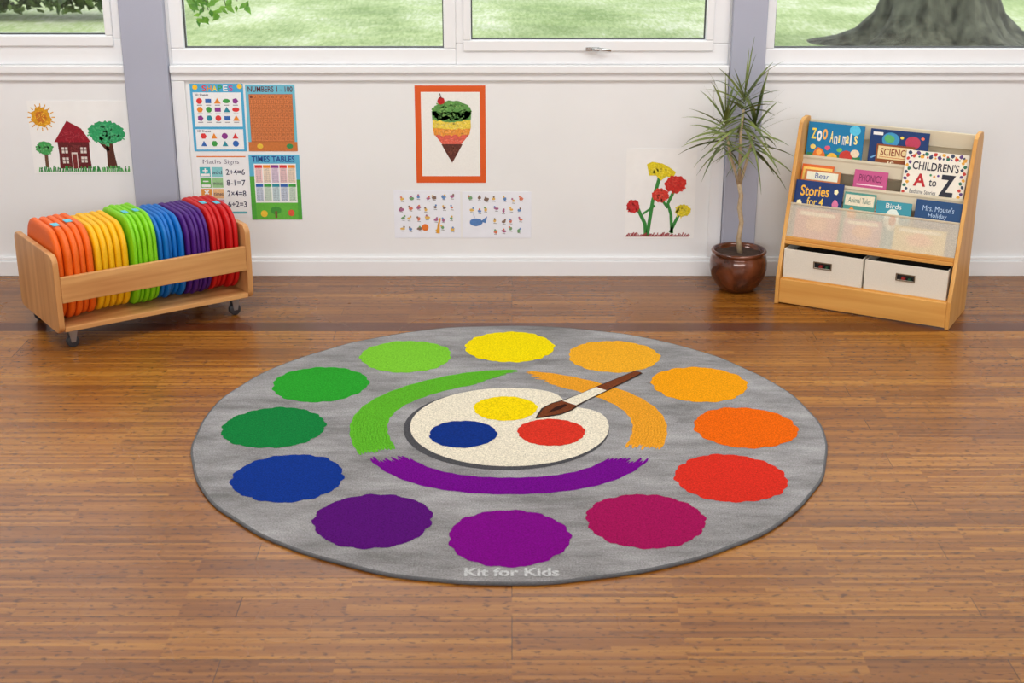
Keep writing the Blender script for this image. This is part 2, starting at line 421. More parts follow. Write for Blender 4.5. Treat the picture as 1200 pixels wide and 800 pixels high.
# ------------------------------------------------------------------ rug
def rugmat(c, c2=None, name="pile"):
    m, t, N, L, B = nt(name)
    tc = N.new("ShaderNodeTexCoord")
    nf = N.new("ShaderNodeTexNoise"); nf.inputs["Scale"].default_value = 220; nf.inputs["Detail"].default_value = 3; nf.inputs["Roughness"].default_value = .7; L.new(tc.outputs["Object"], nf.inputs["Vector"])
    if c2:
        mp = N.new("ShaderNodeMapping"); mp.inputs["Scale"].default_value = (1.5, 4.2, 1); mp.inputs["Rotation"].default_value = (0, 0, 0.25); L.new(tc.outputs["Object"], mp.inputs["Vector"])
        nb = N.new("ShaderNodeTexNoise"); nb.inputs["Scale"].default_value = 1.8; nb.inputs["Detail"].default_value = 9; nb.inputs["Roughness"].default_value = 0.70; L.new(mp.outputs[0], nb.inputs["Vector"])
        cr = N.new("ShaderNodeValToRGB"); L.new(nb.outputs["Fac"], cr.inputs[0])
        cr.color_ramp.elements[0].position = 0.34; cr.color_ramp.elements[0].color = lin(c)
        cr.color_ramp.elements[1].position = 0.66; cr.color_ramp.elements[1].color = lin(c2)
        base = cr.outputs[0]
    else:
        rgb = N.new("ShaderNodeRGB"); rgb.outputs[0].default_value = lin(c); base = rgb.outputs[0]
    mr = N.new("ShaderNodeMapRange"); mr.inputs["From Min"].default_value = 0.32; mr.inputs["From Max"].default_value = 0.68; mr.inputs["To Min"].default_value = 0.62; mr.inputs["To Max"].default_value = 1.30
    L.new(nf.outputs["Fac"], mr.inputs["Value"])
    sc = N.new("ShaderNodeVectorMath"); sc.operation = 'SCALE'; L.new(base, sc.inputs[0]); L.new(mr.outputs[0], sc.inputs["Scale"]); L.new(sc.outputs[0], B.inputs["Base Color"])
    B.inputs["Roughness"].default_value = 1.0; B.inputs["Specular IOR Level"].default_value = 0.08
    bp = N.new("ShaderNodeBump"); bp.inputs["Strength"].default_value = 0.8; bp.inputs["Distance"].default_value = 0.004
    L.new(nf.outputs["Fac"], bp.inputs["Height"]); L.new(bp.outputs[0], B.inputs["Normal"])
    return m
def wob(a): return 1 + 0.0028 * math.sin(7 * a + 1) + 0.0020 * math.sin(17 * a + 2) + 0.0012 * math.sin(29 * a)
RUG = empty("round_rug", (-0.008, 0, 0))
tag(RUG, "round grey rug with paint blobs, palette and brush on wooden floor", "rug")
grey = rugmat((116, 115, 115), (170, 169, 171), "pile_grey")
edge = mat((92, 93, 96), 0.9, 0.2, 200, 0.4, kind="binding")
q = MB(); prof = [(1.0, 0.0005), (1.002, 0.003), (1.0015, 0.007), (0.998, 0.0095), (0.990, 0.0088)]
q.lathe(prof, edge, 200, wob=wob); q.obj("binding", parent=RUG)["label"] = "dark grey bound rug edge"
q = MB(); zt = 0.0092
q.poly([(0.9965 * wob(2 * math.pi * i / 200) * math.cos(2 * math.pi * i / 200), 0.9965 * wob(2 * math.pi * i / 200) * math.sin(2 * math.pi * i / 200), zt) for i in range(200)], grey)
def zl(l): return zt + 0.0006 * l
def fan(pts, mt, l, c=None):
    c = c or (sum(p[0] for p in pts) / len(pts), sum(p[1] for p in pts) / len(pts))
    n = len(pts)
    q.raw([(c[0], c[1], zl(l))] + [(p[0], p[1], zl(l)) for p in pts], [(0, i + 1, (i + 1) % n + 1) for i in range(n)], mt)
def blob(cx, cy, r, mt, l=1, waves=22, amp=0.022):
    ph = U(0, 6); n = 220; pts = []
    w1 = random.choice((17, 19, 21)); w2 = random.choice((9, 11, 13))
    for i in range(n):
        a = 2 * math.pi * i / n
        k = 1 + amp * (1.3 * abs(math.sin(a * w1 / 2 + ph)) - .7) + amp * .5 * math.sin(w2 * a + 1.7 * ph) + 0.011 * math.sin(3 * a + ph) + 0.008 * math.sin(5 * a + 2 * ph) + U(-.007, .007)
        pts.append((cx + r * k * math.cos(a), cy + r * k * math.sin(a)))
    fan(pts, mt, l, (cx, cy))
dots = [(90, (234, 212, 0)), (60, (230, 166, 38)), (30, (232, 154, 14)), (0, (226, 98, 6)), (-30, (208, 46, 32)), (-60, (156, 16, 84)),
        (-90, (122, 2, 130)), (-120, (84, 12, 112)), (-150, (12, 50, 136)), (180, (16, 120, 56)), (150, (40, 152, 42)), (120, (120, 192, 50))]
for a, c in dots:
    t_ = math.radians(a)
    blob(0.757 * math.cos(t_), 0.757 * math.sin(t_) + 0.002, 0.165, rugmat(c, None, "pile_dot"), amp=.026)
def arc(a0, a1, r0, r1, mt, l=1, fray=4.0, in0=0, in1=0, n=70):
    m_ = 11
    for j in range(m_):       # several bristle streaks with unequal ends
        f0 = j / m_; f1 = (j + 1) / m_ + 0.006
        s0 = a0 + fray * R() + in0 * (1 - f0) ** 1.5; s1 = a1 - fray * R() - in1 * (1 - f0) ** 1.5
        pts = []
        for i in range(n + 1):
            t_ = s0 + (s1 - s0) * i / n; te = min(i, n - i) / n
            nar = 1 if te > 0.02 else min(1, te * 30 + 0.4)
            ra = r0 + (r1 - r0) * f0; rb = r0 + (r1 - r0) * f1; rm = (ra + rb) / 2
            w = 0.006 * math.sin(math.radians(t_) * 5) + .0015 * math.sin(math.radians(t_) * 41)
            pts.append((math.radians(t_), rm + (ra - rm) * nar + w, rm + (rb - rm) * nar + w))
        vs = []; fs = []
        for a, ra, rb in pts:
            vs.append((ra * math.cos(a), ra * math.sin(a), zl(l))); vs.append((rb * math.cos(a), rb * math.sin(a), zl(l)))
        for i in range(n): fs.append((2 * i, 2 * i + 1, 2 * i + 3, 2 * i + 2))
        q.raw(vs, fs, mt)
arc(85, 206, 0.392, 0.512, rugmat((92, 174, 40), None, "pile_green"), fray=2.5, in0=20)
arc(-24, 88, 0.395, 0.505, rugmat((228, 156, 40), None, "pile_amber"), fray=5, in1=18)
arc(208, 331, 0.382, 0.495, rugmat((112, 4, 136), None, "pile_purple"), fray=5, in0=6, in1=6)
def palette(dx, dy, s, mt, l):
    pts = []
    for i in range(120):
        a = 2 * math.pi * i / 120; d = math.degrees(a)
        r = 0.325 * s
        x = math.exp(-((d - 40) / 15) ** 2); r *= 1 - 0.20 * x
        pts.append((dx + r * math.cos(a), dy + r * math.sin(a)))
    fan(pts, mt, l, (dx, dy))
palette(-0.010, 0.006, 1.015, rugmat((76, 76, 80), None, "pile_charcoal"), 1)
cream = rugmat((224, 216, 196), None, "pile_cream")
palette(0.0, 0.022, 0.985, cream, 2)
blob(-0.014, 0.158, 0.105, rugmat((234, 206, 2), None, "pile_yellow"), 3, 18, .02)
blob(-0.148, -0.055, 0.107, rugmat((10, 46, 126), None, "pile_blue"), 3, 18, .02)
blob(0.133, -0.040, 0.107, rugmat((206, 50, 34), None, "pile_red"), 3, 18, .02)
# brush
p0 = Vector((0.085, 0.070)); p1 = Vector((0.455, 0.490)); d = (p1 - p0); Lb = d.length; d.normalize(); pn = Vector((-d.y, d.x))
def bs(prof, mt, l):
    pts = [p0 + d * (u * Lb) + pn * w for u, w in prof] + [p0 + d * (u * Lb) - pn * w2 for u, w2 in reversed(prof)]
    q.poly([(p.x, p.y, zl(l)) for p in pts], mt)
out_ = rugmat((58, 44, 38), None, "pile_outline"); brn = rugmat((112, 58, 32), None, "pile_brown"); drk = rugmat((52, 26, 18), None, "pile_dark")
bs([(0.0, .001), (.06, .02), (.14, .042), (.24, .046), (.34, .034), (.44, .028), (.66, .026), (1.0, .018), (1.01, .006)], out_, 4)
bs([(0.02, .001), (.08, .017), (.15, .036), (.24, .040), (.31, .030)], brn, 5)
bs([(0.12, .002), (.2, .012), (.28, .006)], drk, 6)
bs([(.31, .029), (.44, .025), (.52, .024), (.62, .023)], cream, 5)
bs([(.62, .021), (.8, .019), (1.0, .013)], brn, 5)
vs, fs = textmesh("Kit for Kids", 0.03)
x0 = min(v[0] for v in vs); x1 = max(v[0] for v in vs); y0 = min(v[1] for v in vs); y1 = max(v[1] for v in vs)
q.raw([((v[0] - x0) / (x1 - x0) * 0.245 - 0.115, -0.970 + (v[1] - y0) / (y1 - y0) * 0.044, zl(2)) for v in vs], fs, rugmat((200, 202, 204), None, "pile_lettering"))
q.obj("pile", parent=RUG, recalc=False)

# ------------------------------------------------------------------ wall art
def sheet(name, rect, paper=(232, 234, 236), crayon=False):
    _, za = wall(rect[0], rect[3]); _, zt_ = wall(rect[0], rect[1])
    ym = (rect[1] + rect[3]) / 2
    xm, _ = wall((rect[0] + rect[2]) / 2, ym); w = wall(rect[2], ym)[0] - wall(rect[0], ym)[0]
    a = Art(rect, w, zt_ - za, paper); a.crayon = crayon
    a.name = name; a.loc = (xm - w / 2, YW - 0.0015, za); return a
def fin(a, label, cat, rz=0.0, group=None):
    o = a.mb.obj(a.name, loc=a.loc, rot=(0, rz, 0), recalc=False)
    return tag(o, label, cat, group)

# house painting
a = sheet("childs_painting", (36, 118, 152, 203), (242, 243, 243), True)
a.circ(51, 137, 11.5, (218, 156, 30), 2, 30, .14); a.circ(51, 137, 7, (200, 116, 30), 3, 20, .14); a.hatch(51, 137, 9, 9, (234, 184, 60), 4, 14, 3)
for i in range(16):
    t_ = i * math.pi / 8; a.line([(51 + 12 * math.cos(t_), 137 + 12 * math.sin(t_)), (51 + 16 * math.cos(t_), 137 + 16 * math.sin(t_))], 1.2, (220, 160, 40), 1)
a.poly([(67, 197), (67.6, 180), (66.6, 164), (104, 164), (103.4, 182), (104.5, 197)], (98, 24, 28), 1)
a.hatch(85, 180, 15, 14, (126, 50, 50), 1.5, 40, 5, .8)
a.poly([(63, 166), (74, 150), (80, 141), (96, 150), (106, 166)], (146, 14, 36), 2); a.hatch(84, 158, 14, 6, (170, 50, 64), 2.5, 24, 5, .8)
for (x, y) in ((71, 172), (93, 172), (71, 184), (93, 183)):
    a.rect(x, y, x + 7, y + 7, (226, 216, 210), 3); a.rect(x + 3, y, x + 4, y + 7, (90, 30, 30), 4); a.rect(x, y + 3, x + 7, y + 3.8, (90, 30, 30), 4)
a.rect(82, 178, 89, 197, (226, 210, 205), 3); a.rect(83, 180, 88, 197, (120, 40, 40), 4)
a.circ(51, 173, 10, (66, 158, 82), 2, 44, .12, 7.5); a.hatch(51, 173, 9, 6, (96, 178, 108), 3, 20, 4, 1.4); a.line([(52, 178), (52, 196)], 4, (104, 70, 50), 1)
a.circ(125, 155, 21, (44, 158, 98), 2, 60, .09, 13.5); a.hatch(125, 155, 18, 11, (76, 178, 120), 3, 50, 6, 1.5)
a.line([(129, 197), (128, 180), (127, 164)], [12, 9, 8], (84, 42, 28), 1); a.line([(126, 176), (117, 165)], 4, (84, 42, 28), 1)
for i in range(60): a.line([(42 + i * 1.8, 201), (42.5 + i * 1.8 + U(-2, 2), 196 + U(-2.5, 1))], 1.4, random.choice(((66, 158, 80), (96, 180, 96), (50, 140, 70))), 2)
fin(a, "child's painting of a maroon house, sun and green trees", "painting")

# shapes poster
a = sheet("shapes_poster", (225, 98, 287, 177), (70, 170, 216))
for i, ch in enumerate("SHAPES"):
    a.text(ch, 239 + i * 6.2, 99.8, 244.2 + i * 6.2, 106.6, [(230, 60, 60), (240, 150, 30), (250, 225, 60), (60, 170, 80), (240, 240, 240), (200, 60, 140)][i], 2, .02)
for x, y in ((231, 102), (283, 101)): a.circ(x, y, 3, (250, 200, 40))
a.rect(228, 108, 284, 148, (240, 243, 246), 1); a.rect(228, 151, 284, 175, (240, 243, 246), 1)
a.text("2D Shapes", 230, 109.5, 246, 112.5, (60, 60, 90)); a.text("3D Shapes", 230, 152, 246, 155, (60, 60, 90))
cols = [(220, 50, 50), (40, 100, 180), (236, 140, 30), (60, 160, 70), (140, 50, 140), (30, 140, 160)]
for r_ in range(3):
    for c_ in range(5):
        x, y = 235 + c_ * 10.5, 118 + r_ * 10; c = cols[(r_ * 2 + c_) % 6]; k = (r_ * 5 + c_) % 6
        if k == 0: a.circ(x, y, 3.4, c, 2)
        elif k == 1: a.rect(x - 3.5, y - 2.5, x + 3.5, y + 2.5, c, 2)
        elif k == 2: a.poly([(x - 4, y + 3), (x + 4, y + 3), (x, y - 3.5)], c, 2)
        elif k == 3: a.circ(x, y, 4.2, c, 2, 14, 0, 2.6)
        else: a.circ(x, y, 3.6, c, 2, 5 + (k == 5))
        a.rect(x - 3, y + 4.4, x + 3, y + 5.2, (120, 120, 130), 2)
for r_ in range(2):
    for c_ in range(4):
        x, y = 237 + c_ * 12.5, 159 + r_ * 9; c = cols[(r_ + c_ * 2) % 6]
        if (r_ + c_) % 2: a.poly([(x - 3.5, y + 3), (x + 3.5, y + 3), (x, y - 3.5)], c, 2)
        else: a.circ(x, y, 3.6, c, 2, 6 + 8 * (c_ > 1))
fin(a, "blue educational poster of coloured flat and solid shapes", "poster", group="educational wall posters")

a = sheet("numbers_poster", (289.5, 99, 347, 177), (110, 190, 214))
a.text("NUMBERS 1 - 100", 292.5, 101, 344.5, 107.5, (96, 30, 44), 2, .01)
a.rect(293, 110, 344, 166, (170, 92, 44), 1); a.rect(289.5, 166, 347, 177, (200, 116, 54), 1)
for i in range(10):
    for j in range(10):
        a.rect(293.6 + j * 5.03, 110.6 + i * 5.5, 298.2 + j * 5.03, 115.6 + i * 5.5, (216, 128, 72), 2)
        a.text(str(i * 10 + j + 1), 294.4 + j * 5.03, 111.5 + i * 5.5, 297.4 + j * 5.03, 114.7 + i * 5.5, (120, 58, 34), 3, -.01)
a.circ(303, 171, 3.6, (230, 190, 60), 2, 12, 0, 3); a.circ(338, 171, 4, (50, 140, 80), 2, 12, 0, 3)
fin(a, "number square poster from one to one hundred in orange and blue", "poster", group="educational wall posters")

a = sheet("maths_signs_poster", (232, 182, 291, 254), (238, 240, 243))
a.rect(233, 182.5, 290, 184, (230, 130, 60), 1)
a.text("Maths Signs", 240, 186.5, 282, 193, (70, 52, 96), 2, -.01)
eq = ["2+4=6", "8-1=7", "2×4=8", "6÷2=3"]; sg = ["+", "-", "×", "÷"]; cc = [(60, 178, 186), (96, 176, 82), (228, 150, 66), (184, 80, 124)]
for i in range(4):
    y = 195.5 + i * 12.6
    a.rect(235.5, y, 248, y + 11.4, cc[i], 1); a.rect(236.5, y + 7.6, 247, y + 10.6, (245, 245, 245), 2)
    if i == 1: a.rect(238.5, y + 3.2, 245, y + 4.5, (245, 245, 245), 3)
    else: a.text(sg[i], 239, y + 1.3, 245, y + 6.8, (245, 245, 245), 3, .03)
    a.rect(249.5, y, 262, y + 11.4, tuple(min(255, int(k * .6 + 96)) for k in cc[i]), 1)
    a.text(["add", "minus", "times", "divide"][i], 250.3, y + 4, 261.2, y + 8, (70, 60, 90), 3, .0)
    a.text(eq[i], 266, y + 2.2, 288, y + 9, (30, 34, 80), 2, .01)
a.rect(235, 247.5, 288, 250, (96, 176, 190), 1)
fin(a, "white maths signs poster with coloured squares and sums", "poster", group="educational wall posters")

a = sheet("times_tables_poster", (293.5, 181, 352.5, 257), (92, 180, 216))
a.text("TIMES TABLES", 297, 182.6, 347, 189.4, (24, 70, 150), 2, .02)
a.rect(293.5, 236, 352.5, 257, (96, 184, 62), 1); a.rect(293.5, 206, 299, 257, (76, 168, 58), 2); a.rect(348, 210, 352.5, 257, (76, 168, 58), 2)
a.rect(299, 191.5, 348, 237, (244, 247, 247), 2)
for j in range(5):
    for k in range(2):
        x = 300 + j * 9.6; y = 193 + k * 22; c = cols[(j * 2 + k) % 6]
        a.rect(x, y, x + 8.6, y + 3.4, c, 3); a.rect(x, y + 3.4, x + 8.6, y + 20.5, tuple(int(q_ * .2 + 198) for q_ in c), 3)
        a.text("\n".join("%dx%d=%d" % (i + 1, j + 1 + k * 5, (i + 1) * (j + 1 + k * 5)) for i in range(10)), x + .6, y + 4.0, x + 8, y + 20, (50, 70, 110), 4, .0)
a.circ(322, 246, 6.5, (64, 150, 56), 3, 24, .1, 4.5); a.rect(320.8, 247, 323.4, 255, (120, 90, 56), 4); a.circ(308, 250, 4, (240, 200, 60), 4); a.circ(340, 249, 4, (220, 90, 60), 4, 8)
fin(a, "green and blue times tables poster with a small tree", "poster", group="educational wall posters")

# ice cream
a = sheet("framed_ice_cream_painting", (487, 100, 569, 214), (222, 88, 14))
a.rect(494, 107.5, 562.5, 206, (240, 240, 237), 1); a.crayon = True
def layer(y0, y1, hw0, hw1, c, l, cx=529.5):
    n_ = 16; top = [(cx - hw0 + 2 * hw0 * i / n_, y0 + U(-1.3, 1.3)) for i in range(n_ + 1)]
    bot = [(cx + hw1 - 2 * hw1 * i / n_, y1 + U(-1.3, 1.3)) for i in range(n_ + 1)]
    a.poly(top + bot, c, l)
def crayon(y0, y1, hw, c, l, n_=30, cx=529.5):
    for i in range(n_):
        x, y = cx + U(-hw, hw), U(y0, y1); k = U(-4, 4); a.line([(x, y), (x + k, y + U(-2, 2))], 1.3, c, l)
layer(155, 169, 21, 11, (220, 98, 80), 2); layer(148, 158, 22.5, 20.5, (232, 152, 60), 3); layer(138, 150, 22, 22.5, (232, 206, 76), 4)
a.circ(529.5, 130, 22.8, (96, 152, 76), 5, 70, .05, 12.5); layer(130, 140, 23, 22.5, (96, 152, 76), 5)
crayon(121, 139, 15, (122, 172, 92), 5.5, 60); crayon(122, 139, 16, (82, 136, 66), 5.5, 40)
crayon(142, 149, 18, (240, 218, 120), 4.5, 20); crayon(150, 157, 17, (238, 168, 90), 3.5, 16); crayon(159, 167, 12, (230, 124, 104), 2.5, 16)
a.poly([(517, 168), (542, 168), (536, 179), (529.5, 190), (523, 179)], (96, 48, 38), 3); a.hatch(529.5, 174, 6, 4, (130, 74, 56), 3.5, 14, 3, 1)
a.circ(517.5, 117.5, 4.2, (186, 30, 30), 7, 16, .1); a.line([(518, 115), (516, 109)], 1, (90, 50, 40), 7)
fin(a, "child's ice cream painting in a bright orange card frame", "painting")

# two pale sheets with little pictures
for rect, lab in (((462, 223, 539.5, 278.5), "white worksheet with tiny coloured animal and fruit drawings"), ((542, 224.5, 622.5, 278.5), "white worksheet with a little whale and small drawings")):
    a = sheet("activity_sheet", rect, (236, 240, 250))
    pal = [(214, 120, 90), (226, 184, 90), (110, 160, 110), (100, 140, 196), (170, 100, 140), (130, 104, 90)]
    for r_ in range(4):
        for c_ in range(7):
            x = rect[0] + 9 + c_ * 9.8 + U(-2, 2); y = rect[1] + 9 + r_ * 12 + U(-2, 2); c = random.choice(pal)
            if rect[0] > 540 and r_ > 1 and c_ < 3: continue
            a.circ(x, y, U(1.6, 3.0), c, 1, 9, .25, U(1.2, 2.4)); a.line([(x - 1.6, y + 2.6), (x + 2, y + 3)], .6, (120, 120, 120), 2)
            a.circ(x + U(-2, 2), y - 2.2, 1.2, random.choice(pal), 2, 7)
    if rect[0] > 540: a.circ(558, 260, 7.5, (84, 128, 190), 2, 16, .06, 4.6); a.poly([(563, 259), (571, 253), (569, 261)], (84, 128, 190), 2); a.line([(556, 255), (555, 250)], .8, (84, 128, 190), 2)
    else: a.line([(513, 273), (514, 262), (516, 255)], [4, 2.4, 1.8], (226, 160, 50), 3); a.circ(498, 266, 4, (230, 120, 40), 3)
    fin(a, lab, "poster")

# flower painting
a = sheet("childs_painting", (733, 174, 815, 279), (242, 243, 243), True)
g1 = (56, 136, 60)
a.line([(758, 276), (757, 262), (748, 244)], 4.2, g1, 1); a.line([(760, 276), (765, 235), (772, 208)], 4.2, g1, 1)
a.line([(789, 273), (787, 250), (783, 238), (790, 222)], 3.6, g1, 1); a.line([(787, 272), (793, 258), (798, 248)], 3.6, g1, 1); a.line([(754, 250), (768, 240)], 2.5, g1, 2)
a.line([(770, 225), (783, 243)], 3, g1, 1)
a.poly([(757, 192), (763, 189), (775, 191), (784, 196), (791, 201), (788, 208), (780, 206), (774, 211), (768, 205), (760, 205)], (224, 204, 30), 2); a.hatch(772, 199, 11, 5, (236, 220, 70), 2.5, 20, 4, 1.4)
def fl(x, y, r, ry, c, c2):
    a.circ(x, y, r, c, 3, 40, .11, ry); a.hatch(x, y, r * .8, ry * .8, c2, 3.5, 18, 4, 1.4)
fl(791, 215, 12.5, 10, (204, 44, 36), (216, 68, 56)); fl(774, 228, 10, 8, (208, 56, 44), (222, 84, 68))
fl(742, 241, 7.5, 7.5, (190, 34, 36), (206, 58, 56)); fl(801, 246, 9, 7, (220, 202, 34), (234, 218, 76))
for i in range(50): a.line([(735 + i * 1.5, 277), (736.5 + i * 1.5, 273.5 + U(-2, 2))], 1.2, (156, 60, 66), 2)
fin(a, "child's painting of red and yellow flowers with green stems", "painting")

# ------------------------------------------------------------------ cushion trolley
TRX = (-1.660, 0.722); TA = math.radians(35)
TR = empty("storage_trolley", (TRX[0], TRX[1], 0), (0, 0, TA))
tag(TR, "light beech wooden trolley on castors filled with coloured seat pads", "trolley")
LT, DT, HT = 0.778, 0.455, 0.365
beech = wood("beech_board", (186, 128, 74), (216, 164, 104), 'X', 0.4, 0.8)
beechy = wood("beech_end", (184, 126, 72), (216, 164, 106), 'Z', 0.4, 0.55)
def rrect(y0, y1, z0, z1, r, n=6):
    p = []
    for cx, cz, a0 in ((y1 - r, z1 - r, 0), (y0 + r, z1 - r, 90), (y0 + r, z0 + r, 180), (y1 - r, z0 + r, 270)):
        for i in range(n + 1):
            t_ = math.radians(a0 + 90 * i / n); p.append((cx + r * math.cos(t_), cz + r * math.sin(t_)))
    return p
for x in (0, LT - 0.022):
    q = MB(); q.prism(rrect(0, DT, 0.066, HT, 0.035), x, x + 0.022, 'X', beechy); q.obj("end_panel", 0.003, parent=TR)
q = MB(); q.box(0.0225, LT - 0.0225, 0.0, 0.018, 0.184, 0.282, beech); q.obj("side_rail", 0.003, parent=TR)
q = MB(); q.box(0.0225, LT - 0.0225, DT - 0.018, DT, 0.184, 0.282, beech); q.obj("side_rail", 0.003, parent=TR)
q = MB(); q.box(0.0225, LT - 0.0225, 0.004, DT - 0.004, 0.072, 0.090, beech); q.obj("base_shelf", 0.002, parent=TR)
steel = mat((170, 172, 176), 0.3, 0.03, metal=0.9, kind="steel"); rub = mat((48, 48, 52), 0.5, kind="rubber")
for x, y in ((0.055, 0.04), (LT - 0.07, 0.04), (0.055, DT - 0.04), (LT - 0.07, DT - 0.04)):
    c = MB(); c.box(x - .022, x + .022, y - .018, y + .018, 0.0685, 0.0717, steel)
    c.prism([(x - .016, .068), (x + .018, .068), (x + .008, .022), (x - .008, .022)], y - .016, y - .013, 'Y', steel)
    c.prism([(x - .016, .068), (x + .018, .068), (x + .008, .022), (x - .008, .022)], y + .013, y + .016, 'Y', steel)
    co = c.obj("castor", parent=TR); co["label"] = "small swivel castor"
    w = MB(); w.tube([(x, y - .0115, .0235), (x, y - .009, .0235), (x, y + .009, .0235), (x, y + .0115, .0235)], [.018, .023, .023, .018], rub, 24)
    w.obj("wheel", parent=co)

def cushion_mesh(mt, S, th):
    q = MB(); r = 0.100
    out = [(p[0], p[1]) for p in rrect(-S / 2, S / 2, 0, S, r, 9)]
    cz = S / 2; rings = [(-th * .48, .76), (-th * .5, .88), (-th * .46, .95), (-th * .30, .990), (-th * .06, 1.0), (0, .992), (th * .06, 1.0), (th * .30, .990), (th * .46, .95), (th * .5, .88), (th * .48, .76)]
    N_ = len(out); vs = []; fs = []
    for x, k in rings:
        for (y, z) in out: vs.append((x, y * k, cz + (z - cz) * k))
    for i in range(len(rings) - 1):
        for j in range(N_):
            j2 = (j + 1) % N_; fs.append((i * N_ + j, i * N_ + j2, (i + 1) * N_ + j2, (i + 1) * N_ + j))
    fs.append(tuple(range(N_))); fs.append(tuple(range(len(rings) * N_ - 1, (len(rings) - 1) * N_ - 1, -1)))
    q.raw(vs, fs, mt, True); return q
def fabric(c): return mat(c, 0.5, 0.07, 260, 0.12, kind="wipe_clean_fabric")
secs = [("orange", (232, 98, 6), .148, True, .006), ("yellow", (238, 182, 0), .140, False, -.006), ("lime green", (126, 204, 8), .110, True, .008),
        ("blue", (0, 108, 192), .108, False, -.010), ("purple", (72, 20, 120), .102, False, -.008), ("red", (196, 10, 14), .116, True, -.004)]
x = 0.0250
Rz = Matrix.Rotation(TA, 4, 'Z')
tagm = mat((90, 190, 210), 0.5, kind="label")
for si, (nm, c, w, tg, dz) in enumerate(secs):
    th = (w - .006) / 5
    S = 0.345 + dz
    base = cushion_mesh(fabric(c), S, th * 0.96)
    proto = None; gy = 0.215 + U(-.012, .012)
    for i in range(5):
        if proto is None:
            o = base.obj("seat_pad"); proto = o
            sm = o.modifiers.new("sub", 'SUBSURF'); sm.levels = 1; sm.render_levels = 1
        else:
            o = proto.copy(); bpy.context.scene.collection.objects.link(o)
        lx = x + .003 + th * (i + .5); yy = gy + U(-.012, .012)
        p = Rz @ Vector((lx, yy, 0)); rx = U(-.035, .035)
        o.location = (TRX[0] + p.x, TRX[1] + p.y, 0.0905 + abs(rx) * .09 + .0005); o.rotation_euler = (rx, 0, TA)
        tag(o, "%s rounded square padded floor cushion standing in wooden trolley" % nm, "cushion", "%s seat pads in the trolley" % nm)
        if tg and i in (1, 3):
            k = MB(); zt_ = S - .0005
            k.box(-th * .45, th * .45, -0.064, -0.022, zt_, zt_ + .0012, tagm)
            k.obj("sewn_label", parent=o)["label"] = "pale blue sewn label"
    x += w

# ------------------------------------------------------------------ plant
px_, py_ = 0.944, 1.495
PL = empty("potted_dracaena", (px_, py_, 0))
tag(PL, "spiky green dracaena in a glazed brown pot beside the bookcase", "potted plant")
m, t, N, L, B = nt("copper_glaze")
tc = N.new("ShaderNodeTexCoord"); n1 = N.new("ShaderNodeTexNoise"); n1.inputs["Scale"].default_value = 7; n1.inputs["Detail"].default_value = 5; n1.inputs["Distortion"].default_value = 1.2
L.new(tc.outputs["Object"], n1.inputs["Vector"]); cr = N.new("ShaderNodeValToRGB"); L.new(n1.outputs["Fac"], cr.inputs[0])
cr.color_ramp.elements[0].position = .35; cr.color_ramp.elements[0].color = lin((66, 32, 22)); cr.color_ramp.elements[1].position = .72; cr.color_ramp.elements[1].color = lin((138, 76, 46))
L.new(cr.outputs[0], B.inputs["Base Color"]); B.inputs["Roughness"].default_value = .18; B.inputs["Metallic"].default_value = .2; B.inputs["Coat Weight"].default_value = .6
q = MB(); q.lathe([(0.0, .001), (.064, .001), (.072, .006), (.092, .028), (.110, .060), (.119, .095), (.119, .125), (.112, .150), (.108, .157), (.113, .162), (.115, .168), (.111, .174), (.103, .173), (.098, .166), (.098, .148), (.0, .148)], m, 48)
q.obj("pot", parent=PL)["label"] = "rounded brown copper-glazed pot"
q = MB(); vs = [(0, 0, .160)]; fs = []
for k in range(32): vs.append((.096 * math.cos(k * math.pi / 16), .096 * math.sin(k * math.pi / 16), .155 + U(-.003, .004)))
for k in range(32): fs.append((0, k + 1, (k + 1) % 32 + 1))
q.raw(vs, fs, mat((58, 40, 30), .95, .3, 90, .8, kind="soil")); q.obj("soil", parent=PL)
canem = mat((180, 160, 130), .8, .22, 60, .5, kind="cane")
q = MB()
main = [(.006, 0, .150), (-.004, 0, .22), (.004, 0, .29), (-.008, 0, .35), (-.003, 0, .40), (-.014, 0, .45)]
q.tube(main, [.012, .0105, .010, .010, .0095, .009], canem, 12, .07)
heads = []
for pts, hd in (([(-.014, 0, .44), (-.032, .0, .50), (-.060, -.005, .58), (-.078, -.01, .66)], Vector((-.086, -.01, .70))),
                ([(-.013, 0, .44), (.004, .0, .51), (.020, 0, .59), (.034, .0, .65)], Vector((.040, 0, .68))),
                ([(-.013, 0, .44), (-.018, -.01, .54), (-.022, -.02, .66), (-.016, -.02, .76)], Vector((-.014, -.02, .79)))):
    q.tube(pts, [.0070, .006, .0055, .005], canem, 8, .06); heads.append(hd)
q.obj("trunk", parent=PL)["label"] = "thin pale woody cane"
gl_ = leaf_mat("dracaena_leaf", (60, 78, 34), (128, 142, 74))
q = MB()
NL = 38
